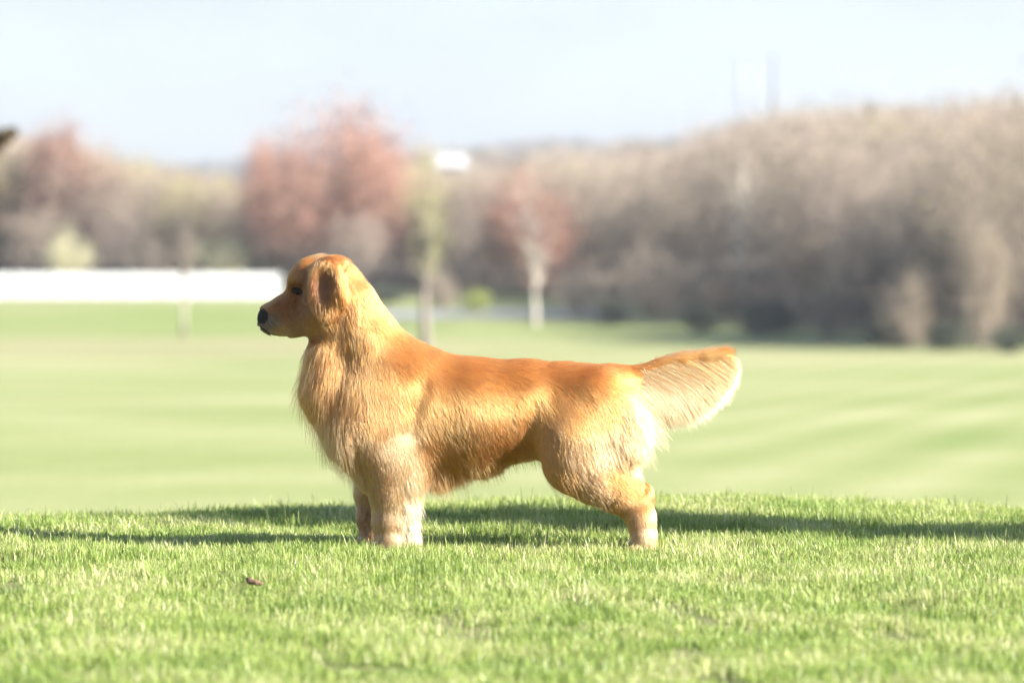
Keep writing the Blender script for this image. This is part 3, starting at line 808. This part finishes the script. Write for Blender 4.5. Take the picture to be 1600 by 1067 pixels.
SV, SF = surface_nets(F, (x0, y0, z0), H_)

# sampled distance field and its gradient
GRD = np.stack(np.gradient(F, H_), -1)
GN_ = np.linalg.norm(GRD, axis=-1)
FD = F / np.maximum(GN_, .35)
def samp(A, p):
    q = (p - np.array([x0, y0, z0])) / H_
    q = np.clip(q, 0, np.array(F.shape) - 1.001); i = q.astype(int); f = q - i
    r = 0
    for a in (0, 1):
        for b in (0, 1):
            for c in (0, 1):
                w = (f[:, 0] if a else 1 - f[:, 0]) * (f[:, 1] if b else 1 - f[:, 1]) * (f[:, 2] if c else 1 - f[:, 2])
                v = A[i[:, 0] + a, i[:, 1] + b, i[:, 2] + c]
                r = r + (w[:, None] * v if v.ndim == 2 else w * v)
    return r

C_ = {'OR': (.345, .122, .0245), 'OG': (.335, .118, .0245), 'GO': (.315, .118, .027), 'TAN': (.325, .150, .053), 'CR': (.375, .205, .082),
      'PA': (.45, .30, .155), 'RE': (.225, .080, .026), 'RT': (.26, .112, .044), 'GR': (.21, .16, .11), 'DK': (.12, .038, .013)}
CT = [  # x, py, dx, dz, length px, free, colour, lift
 (418, 478, 1, .5, 2.5, 0, 'RT', .25), (428, 500, 1, -.1, 2.5, 0, 'GR', .25), (440, 514, 1, -.1, 2.5, 0, 'CR', .25), (445, 470, 1, .3, 3, 0, 'RE', .2),
 (456, 455, 1, .5, 3, 0, 'RE', .2), (455, 490, 1, -.1, 3, 0, 'RT', .2), (470, 425, .6, .8, 4, 0, 'RE', .25), (478, 405, .8, .6, 6, .1, 'GO', .35), (495, 396, 1, .2, 8, .2, 'CR', .4),  # cream at the forehead top paints in the bright rim light
 (478, 478, 1, -.2, 4, 0, 'RT', .2), (472, 508, 1, -.2, 4, 0, 'RT', .25), (490, 505, 1, -.3, 7, .1, 'GO', .3), (515, 505, .8, -.6, 14, .2, 'GO', .3),
 (525, 398, .8, .1, 9, .2, 'GO', .5), (500, 412, -.5, -.7, 14, .25, 'GO', .5), (492, 430, -.4, -.9, 9, .2, 'RE', .45), (490, 455, -.3, -.9, 9, .2, 'RE', .4), (520, 404, .1, -.6, 12, .2, 'OG', .6), (512, 425, 0, -1, 7, 0, 'DK', .22), (512, 440, 0, -1, 7, 0, 'DK', .22), (514, 455, 0, -1, 8, 0, 'DK', .22), (500, 450, -.1, -1, 9, 0, 'RE', .3), (504, 470, .05, -1, 12, .25, 'RE', .4), (512, 480, .05, -1, 14, .3, 'OG', .45), (524, 468, .05, -1, 13, .25, 'OG', .4), (535, 450, .1, -1, 13, .15, 'OG', .45),  # ear: DK is dark fur, deepened to paint in the shade of the fold
 (552, 420, .6, -.8, 14, 0, 'GO', .3), (552, 470, .35, -.95, 22, .1, 'GO', .25),
 (580, 455, .6, -.8, 15, 0, 'OG', .15), (605, 495, .65, -.75, 18, 0, 'OG', .2), (570, 520, .25, -1, 17, .03, 'OG', .12), (535, 515, -.1, -1, 22, .15, 'GO', .2), (505, 540, -.2, -1, 32, .35, 'GO', .3),
 (490, 575, -.1, -1, 38, .5, 'GO', .3), (495, 620, .1, -1, 42, .55, 'GO', .3), (515, 650, .25, -1, 44, .55, 'TAN', .3), (545, 600, -.05, -1, 28, .1, 'GO', .18),
 (528, 690, .35, -1, 36, .5, 'TAN', .3), (548, 728, .4, -1, 34, .55, 'TAN', .3), (586, 718, .1, -1, 11, 0, 'TAN', .1), (606, 735, .1, -1, 10, 0, 'TAN', .1), (630, 730, .2, -1, 12, 0, 'CR', .1),
 (600, 590, .3, -1, 16, .02, 'GO', .10), (640, 555, .75, -.6, 18, .03, 'OR', .14), (655, 620, .5, -.85, 18, .02, 'OG', .10), (590, 650, .25, -1, 17, .03, 'GO', .10), (575, 690, .2, -1, 13, .03, 'TAN', .10), (622, 690, .25, -1, 13, .0, 'CR', .10),
 (720, 560, 1, -.35, 20, .03, 'OR', .16), (800, 566, 1, -.3, 19, .03, 'OR', .16), (880, 568, 1, -.3, 19, .03, 'OR', .16),
 (700, 610, .6, -.8, 17, .0, 'OR', .13), (780, 610, .65, -.75, 18, .0, 'OR', .13), (845, 615, .55, -.8, 17, .0, 'OR', .13), (720, 650, .45, -.9, 18, .02, 'OG', .09), (790, 650, .45, -.9, 18, .02, 'OG', .09),
 (690, 680, .35, -1, 20, .05, 'GO', .10), (760, 680, .35, -1, 20, .05, 'GO', .10), (815, 665, .3, -1, 18, .04, 'OG', .10),
 (690, 740, .3, -1, 44, .75, 'GO', .2), (760, 728, .45, -1, 28, .7, 'GO', .2), (822, 705, .35, -1, 24, .6, 'OG', .2),
 (920, 595, .8, -.6, 18, 0, 'OR', .12), (895, 640, .5, -.85, 15, .0, 'OG', .09), (865, 690, .15, -1, 14, .03, 'GO', .12), (895, 700, .35, -.9, 15, .03, 'TAN', .15), (880, 745, .5, -.8, 22, .4, 'GO', .2), (920, 750, .75, -.65, 16, .35, 'TAN', .2),
 (945, 630, .5, -.85, 17, .03, 'OG', .15), (945, 690, .35, -.95, 15, .05, 'CR', .16), (985, 625, .6, -.9, 56, .65, 'CR', .3), (988, 665, .4, -1, 42, .5, 'CR', .3), (988, 700, .1, -1, 22, .25, 'CR', .25), (962, 735, .75, -.65, 12, .05, 'OG', .15),
 (990, 755, .8, -.55, 8, 0, 'OG', .15), (1005, 785, .1, -1, 7, 0, 'OG', .15), (990, 800, 0, -1, 7, 0, 'TAN', .15), (1018, 800, .1, -1, 9, .1, 'CR', .2), (1000, 840, -.2, -1, 6, 0, 'CR', .2),
 (596, 760, 0, -1, 9, 0, 'TAN', .15), (622, 760, .1, -1, 11, 0, 'CR', .15), (640, 735, .35, -1, 26, .35, 'PA', .22), (640, 770, .35, -1, 25, .35, 'PA', .25), (634, 805, .3, -1, 16, .3, 'PA', .25),
 (596, 805, 0, -1, 7, 0, 'TAN', .15), (615, 810, 0, -1, 7, 0, 'CR', .15), (605, 845, -.4, -.8, 5, 0, 'CR', .2), (628, 840, .2, -1, 14, .3, 'PA', .3), (572, 800, 0, -1, 8, 0, 'RT', .15),
 (965, 580, 1, -.1, 18, 0, 'OR', .12), (1005, 572, 1, .15, 16, .1, 'OR', .15), (1050, 562, 1, .3, 18, .3, 'GO', .25), (1110, 555, 1, .3, 20, .5, 'CR', .3),
]
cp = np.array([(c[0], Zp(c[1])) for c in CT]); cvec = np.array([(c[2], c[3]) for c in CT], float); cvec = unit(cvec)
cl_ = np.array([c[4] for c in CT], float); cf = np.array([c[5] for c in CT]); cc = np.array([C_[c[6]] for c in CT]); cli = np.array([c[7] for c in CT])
def fields(p):
    D2 = (p[:, None, 0] - cp[None, :, 0]) ** 2 + (p[:, None, 2] - cp[None, :, 1]) ** 2
    W = 1 / (D2 + 40.0) ** 2; W /= W.sum(1, keepdims=True)
    return W @ cvec, W @ cl_, W @ cf, W @ cc, W @ cli
class VNoise:
    def __init__(s, seed): s.t = np.random.default_rng(seed).uniform(-1, 1, (32, 32, 32))
    def __call__(s, p):
        i = np.floor(p).astype(int); f = p - i; f = f * f * (3 - 2 * f); r = 0
        for a in (0, 1):
            for b in (0, 1):
                for c in (0, 1):
                    w = (f[:, 0] if a else 1 - f[:, 0]) * (f[:, 1] if b else 1 - f[:, 1]) * (f[:, 2] if c else 1 - f[:, 2])
                    r = r + w * s.t[(i[:, 0] + a) % 32, (i[:, 1] + b) % 32, (i[:, 2] + c) % 32]
        return r
n1, n2, n3, n4 = VNoise(1), VNoise(2), VNoise(3), VNoise(4)

EYE = np.array([468.5, Zp(450)])
def special(p):
    """masks on the face: eye opening, nose, lip line"""
    x, z = p[:, 0], p[:, 2]
    e = ((x - EYE[0]) / 8.3) ** 2 + ((z - EYE[1]) / 5.6) ** 2
    nose = ((x - 412) / 11.5) ** 2 + ((z - Zp(490)) / 11) ** 2
    ly = np.interp(x, [408, 416, 426, 440, 452], [Zp(505), Zp(509), Zp(517), Zp(521), Zp(521)])
    lip = np.where(x < 452, np.abs(z - ly), 99)
    return e, nose, lip

def to_world(p): return np.stack([(p[:, 0] - 800) * S, p[:, 1] * S, p[:, 2] * S], 1)
dog_z = -0.004
dog = empty('dog', (0, -0.08, dog_z), 'golden retriever standing in profile facing left on the grass', 'dog')
# skin
m_skin, nt, out = new_mat('dog_undercoat'); L = nt.links
ac = N(nt, 'ShaderNodeAttribute', attribute_name='tint'); b = N(nt, 'ShaderNodeBsdfPrincipled', i_Roughness=.8); b.inputs['Specular IOR Level'].default_value = .2
nzs = N(nt, 'ShaderNodeTexNoise', i_Scale=220.0, i_Detail=3.0); bp = N(nt, 'ShaderNodeBump', i_Strength=.3, i_Distance=.002)
tcs = N(nt, 'ShaderNodeTexCoord'); L.new(tcs.outputs['Object'], nzs.inputs['Vector']); L.new(nzs.outputs[0], bp.inputs['Height']); L.new(bp.outputs[0], b.inputs['Normal'])
L.new(ac.outputs['Color'], b.inputs['Base Color']); L.new(b.outputs[0], out.inputs[0])
body_me = mesh_from('body', to_world(SV), SF, m_skin, True)
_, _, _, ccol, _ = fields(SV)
e, nose, lip = special(SV)
ccol = ccol * .85
blk = np.array([.022, .016, .014])
for mk, lo, hi in ((e, 1.0, 2.0), (nose, .9, 1.3), (lip, 1.6, 3.2)):
    k = 1 - sstep(lo, hi, mk); ccol = ccol * (1 - k[:, None]) + blk * k[:, None]
a = body_me.color_attributes.new('tint', 'FLOAT_COLOR', 'POINT')
a.data.foreach_set('color', np.concatenate([ccol, np.ones((len(ccol), 1))], 1).astype(np.float32).ravel())
body = link(bpy.data.objects.new('body', body_me), dog)

# fur roots
def roots(n, mask=None):
    A, B, Cc = SV[SF[:, 0]], SV[SF[:, 1]], SV[SF[:, 2]]; Dd = SV[SF[:, 3]]
    ar = (np.linalg.norm(np.cross(B - A, Cc - A), axis=1) + np.linalg.norm(np.cross(Cc - A, Dd - A), axis=1)) / 2
    cen = (A + Cc) / 2
    w = ar * np.where(cen[:, 1] < 8, 1.0, .4)
    w = w * np.where(cen[:, 0] < 560, np.where(cen[:, 2] > Zp(525), 3.2, 1.3), 1.0)
    w = w * np.where(cen[:, 2] < Zp(770), 1.6, 1.0)
    if mask is not None: w = w * mask(cen)
    fi = rng.choice(len(SF), n, p=w / w.sum())
    u, v = rng.random(n)[:, None], rng.random(n)[:, None]
    return (A[fi] * (1 - u) + B[fi] * u) * (1 - v) + (Dd[fi] * (1 - u) + Cc[fi] * u) * v

K = 7
def grow(p, seedn, lenmul=1.0, clump=.22, gnum=9):
    n = len(p)
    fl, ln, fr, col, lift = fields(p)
    e, nose, lip = special(p)
    keep = (e > 1.15) & (nose > 1.05) & (lip > 1.8) & (p[:, 2] > 2)
    p, fl, ln, fr, col, lift, e, nose, lip = [v[keep] for v in (p, fl, ln, fr, col, lift, e, nose, lip)]
    n = len(p)
    # locks: slow swirl of the direction, length and colour over the coat
    sw = n1(p / 24.0) * .15 + n2(p / 9.0) * .07 + rng.normal(0, .12, n)
    ln = ln * lenmul * (1 + .22 * n3(p / 13.0)) * rng.uniform(.65, 1.18, n)
    ca, sa = np.cos(sw), np.sin(sw)
    f3 = unit(np.stack([fl[:, 0] * ca - fl[:, 1] * sa, np.zeros(n) + rng.normal(0, .05, n), fl[:, 0] * sa + fl[:, 1] * ca], 1))
    pts = np.zeros((n, K, 3)); pts[:, 0] = p
    ds = (ln / (K - 1))[:, None]
    q = p.copy()
    for k in range(1, K):
        t = k / (K - 1)
        nn = unit(samp(GRD, q))
        tang = unit(f3 - nn * np.sum(f3 * nn, 1, keepdims=True))
        frk = np.clip(fr * (0.3 + 1.2 * t), 0, 1)[:, None]
        dirv = tang * (1 - frk) + unit(f3 + np.array([0, 0, -.25]) * t) * frk + nn * (lift * (1.15 - t))[:, None] * 1.1
        q = q + unit(dirv) * ds
        d = samp(FD, q)
        nn = unit(samp(GRD, q))
        lo = .8 + 1.2 * t; hi = 1.5 + lift * ln * .55 * np.sin(min(t, .75) * 2.1)
        q = q + nn * np.maximum(0, lo - d)[:, None] - nn * (np.maximum(0, d - hi) * (1 - frk[:, 0]) * .7)[:, None]
        pts[:, k] = q
    # clumping towards guide hairs
    ng = max(1, n // gnum); gi = rng.choice(n, ng, replace=False)
    kd = kdtree.KDTree(ng)
    for j, i in enumerate(gi): kd.insert(p[i], j)
    kd.balance()
    near = np.array([kd.find(v)[1] for v in p])
    G = pts[gi[near]]
    off = G - pts
    dist = np.linalg.norm(off[:, 0], axis=1)
    wk = (np.linspace(0, 1, K) ** 1.3)[None, :] * clump * np.clip(1 - dist / 14, 0, 1)[:, None] * np.clip(ln / 12, .2, 1)[:, None]
    pts = pts + off * wk[..., None]
    gshade = rng.normal(0, .10, ng)[near]
    v = 1 + rng.normal(0, .12, n) + gshade + .06 * n4(p / 24.0) + .09 * n3(p / 6.0 + 3)
    pale = np.clip(rng.normal(0, .10, n) + .06 * n2(p / 30.0 + 9), -.2, .5)[:, None]
    col = col * v[:, None] * (1 - pale) + np.array([.40, .23, .09]) * pale
    # greying / dark edges on the face
    kk = (1 - sstep(1.2, 2.1, e))[:, None] * .75; col = col * (1 - kk) + np.array([.05, .03, .02]) * kk
    kk = (1 - sstep(1.1, 1.6, nose))[:, None] * .7; col = col * (1 - kk) + np.array([.08, .06, .05]) * kk
    kk = (1 - sstep(1.8, 3.4, lip))[:, None] * .6; col = col * (1 - kk) + np.array([.07, .05, .04]) * kk
    return pts, np.clip(col, .01, .85), ln

m_fur, nt, out = new_mat('dog_fur'); L = nt.links
at_c = N(nt, 'ShaderNodeAttribute', attribute_name='tint')
hp = N(nt, 'ShaderNodeBsdfHairPrincipled')
hp.parametrization = 'COLOR'
hp.inputs['Roughness'].default_value = .42; hp.inputs['Radial Roughness'].default_value = .75
hp.inputs['Random Roughness'].default_value = .2
if 'Coat' in hp.inputs: hp.inputs['Coat'].default_value = 0
L.new(at_c.outputs['Color'], hp.inputs['Color'])
df = N(nt, 'ShaderNodeBsdfDiffuse'); L.new(at_c.outputs['Color'], df.inputs[0])
mxh = N(nt, 'ShaderNodeMixShader', i_0=.12); L.new(hp.outputs[0], mxh.inputs[1]); L.new(df.outputs[0], mxh.inputs[2])
L.new(mxh.outputs[0], out.inputs[0])

def fur_object(name, pts, col, r0, r1):
    n = len(pts); k = pts.shape[1]
    hc = bpy.data.hair_curves.new(name)
    hc.add_curves([k] * n)
    w = to_world(pts.reshape(-1, 3)).astype(np.float32)
    hc.attributes['position'].data.foreach_set('vector', w.ravel())
    rad = np.linspace(0, 1, k)[None, :] ** 1.5
    rr = (np.asarray(r0).reshape(-1, 1) * (1 - rad) + np.asarray(r1).reshape(-1, 1) * rad) * np.ones((n, 1))
    at_r = hc.attributes.get('radius') or hc.attributes.new('radius', 'FLOAT', 'POINT')
    at_r.data.foreach_set('value', rr.astype(np.float32).ravel())
    ca = hc.attributes.new('tint', 'FLOAT_COLOR', 'CURVE')
    ca.data.foreach_set('color', np.concatenate([col, np.ones((n, 1))], 1).astype(np.float32).ravel())
    hc.materials.append(m_fur)
    return link(bpy.data.objects.new(name, hc), dog)

NF = 420000
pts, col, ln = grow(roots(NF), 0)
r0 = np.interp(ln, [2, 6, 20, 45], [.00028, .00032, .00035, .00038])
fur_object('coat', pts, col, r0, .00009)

# longer stray guard hairs that soften the outline
CT_free = cf.copy(); cf = np.clip(cf + .25, 0, 1); cli = cli * 1.9
pts, col, ln = grow(roots(24000, lambda c: np.where((c[:, 0] < 490) & (c[:, 2] > Zp(525)), .15, 1.0)), 1, 1.3, .1)
fur_object('guard_hair', pts, np.clip(col, .01, .85), .00024, .00007)
cf = CT_free; cli = cli / 1.9

# tail plume: hairs sprayed from the tail, hanging back and down
n = 66000
tt = rng.random(n) ** .9
tp_x = np.interp(tt, [0, .3, .55, .8, 1], [985, 1030, 1062, 1100, 1130]); tp_y = np.interp(tt, [0, .3, .55, .8, 1], [584, 568, 560, 555, 552])
side = rng.normal(0, 1, n)
under = rng.random(n) < .82
amax = np.interp(tt, [0, .3, .6, .85, 1], [66, 58, 45, 37, 34])
ang = np.where(under, np.radians(3 + (amax - 3) * rng.random(n) ** .85), np.radians(rng.uniform(-20, 2, n)))
ang = ang + .03 * n1(np.stack([tp_x / 12, side, ang * 5], 1))
rel = np.clip(np.degrees(ang) / amax, 0, 1)
Lm = np.where(under, np.interp(tt, [0, .3, .6, .85, 1], [92, 104, 88, 56, 30]) * np.interp(rel, [0, .3, .7, 1], [.55, .8, 1.0, .9]), np.interp(tt, [0, .3, .8, 1], [12, 20, 24, 20])) * rng.uniform(.4, 1.08, n)
sy = np.clip(side, -1.5, 1.5)
p = np.stack([tp_x + rng.normal(0, 2, n), sy * np.interp(tt, [0, .5, 1], [11, 9, 3]), Zp(tp_y) + rng.normal(0, 4, n) + np.where(under, -2, 5)], 1)
d = np.stack([np.cos(ang), sy * np.interp(tt, [0, .6, 1], [-.01, .02, .04]), -np.sin(ang)], 1)
pl = np.zeros((n, K, 3)); pl[:, 0] = p; q = p.copy()
for k in range(1, K):
    t = k / (K - 1)
    dd = unit(d + np.stack([np.where(under, -.10, .1) * t, np.zeros(n), np.where(under, -.38, .10) * t], 1))
    q = q + dd * (Lm / (K - 1))[:, None]; pl[:, k] = q
ng = n // 26; gi = rng.choice(n, ng, replace=False); kd = kdtree.KDTree(ng)
mid = pl[:, K // 2]
for j, i in enumerate(gi): kd.insert(mid[i], j)
kd.balance()
near = np.array([kd.find(v)[1] for v in mid])
pl = pl + (pl[gi[near]] - pl) * ((np.linspace(0, 1, K) ** 1.2) * .10)[None, :, None]
base = (np.array(C_['CR']) * .8 + np.array(C_['GO']) * .2) * (1 - rel[:, None]) + np.array(C_['CR']) * 1.05 * rel[:, None]
kt = sstep(.15, .55, tt)[:, None]; base = np.where((~under)[:, None], (np.array(C_['GO']) * .3 + np.array(C_['CR']) * .7) * kt + np.array(C_['OG']) * (1 - kt), base)
kt = (sstep(.80, .95, tt) * (1 - rel))[:, None] * .6; base = base * (1 - kt) + np.array(C_['GO']) * kt
base = base * (1.06 - .26 * sstep(.6, 1, tt) * sstep(.5, 1, rel) - .12 * sstep(.7, 1, rel))[:, None]
base = base * (1 + rng.normal(0, .07, n) + rng.normal(0, .05, ng)[near])[:, None]
fur_object('tail_plume', pl, np.clip(base, .01, .85), np.full(n, .00036), .0001)

# eyes and nose
m_eye = noisy_mat('eye_brown', (.012, .007, .004), (.03, .014, .007), 60, .14, spec=.22)
m_nose = noisy_mat('nose_leather', (.02, .018, .02), (.05, .046, .05), 300, .33, spec=.6, bump=.4, coord='Object')
def surf_y(x, z, sgn=-1):
    ys = np.linspace(60, 0, 241); v = samp(FD, np.stack([np.full(241, x), sgn * ys, np.full(241, z)], 1))
    i = np.argmax(v < 0); return sgn * ys[i]
import bmesh
for sgn in (-1, 1):
    bm = bmesh.new(); bmesh.ops.create_uvsphere(bm, u_segments=20, v_segments=14, radius=1)
    me = bpy.data.meshes.new('eye'); bm.to_mesh(me); bm.free(); me.materials.append(m_eye)
    me.polygons.foreach_set('use_smooth', np.ones(len(me.polygons), bool))
    o = link(bpy.data.objects.new('eye', me), dog)
    ys = surf_y(EYE[0], EYE[1], sgn)
    o.location = ((EYE[0] - 800) * S, (ys - sgn * 3.0) * S, EYE[1] * S)
    o.scale = (8.0 * S, 5.2 * S, 4.9 * S); o.rotation_euler = (0, R(12), 0)
# nose: small field of its own
nbx = np.arange(400, 428, 1.0); nby = np.arange(-18, 18.5, 1.0); nbz = np.arange(Zp(508), Zp(474), 1.0)
GXd, GYd, GZd = np.meshgrid(nbx, nby, nbz, indexing='ij')
nf = ell((416.5, 0, 489), (8.0, 10.5, 8.6), -.25)
nf = smin(nf, ell((412, 0, 493), (4.5, 7, 7)), 4)
for sgn in (-1, 1):
    nf = smin(nf, ell((417, sgn * 9, 491), (6.5, 4.5, 6)), 3)
    nf = -smin(-nf, ell((411.5, sgn * 9.5, 492.5), (3.6, 3.2, 2.4), .4), 1.5)
nv, nfc = surface_nets(nf, (400, -18, Zp(508)), 1.0)
link(bpy.data.objects.new('nose', mesh_from('nose', to_world(nv), nfc, m_nose, True)), dog)

# ------------------------------------------------------------------ fallen leaf on the grass
D = FPX * CAM_H / (908 - HORIZON) * 0.955
lx, ly_ = (397 - 800) / FPX * D, D - CAM_D
lv, lf = [], []
nn_ = 9
for i in range(nn_):
    t = i / (nn_ - 1); wv_ = .020 * math.sin(math.pi * min(1, t * 1.02)) ** .7 * (1 + .18 * math.sin(t * 19))
    for j, s_ in enumerate((-1, -.5, 0, .5, 1)):
        lv.append((s_ * wv_ * .9 + .004 * math.sin(t * 5), (t - .5) * .062, .012 * s_ * s_ * (1 + t) + .012 * t * t + .002 * math.sin(t * 14 + s_ * 3)))
for i in range(nn_ - 1):
    for j in range(4):
        a_ = i * 5 + j; lf.append((a_, a_ + 1, a_ + 6, a_ + 5))
leaf = bpy.data.objects.new('fallen_leaf', mesh_from('fallen_leaf', np.array(lv), lf, noisy_mat('dead_leaf', (.10, .06, .04), (.22, .14, .095), 60, .7, .2), True))
leaf.modifiers.new('thickness', 'SOLIDIFY').thickness = .0008
leaf.location = (lx, ly_, gz(lx, ly_) + .034); leaf.rotation_euler = (R(-4), R(24), R(96)); leaf.scale = (.75, .68, .7)
tag(link(leaf), 'small curled brown dead leaf lying on the grass left of the dog', 'leaf')
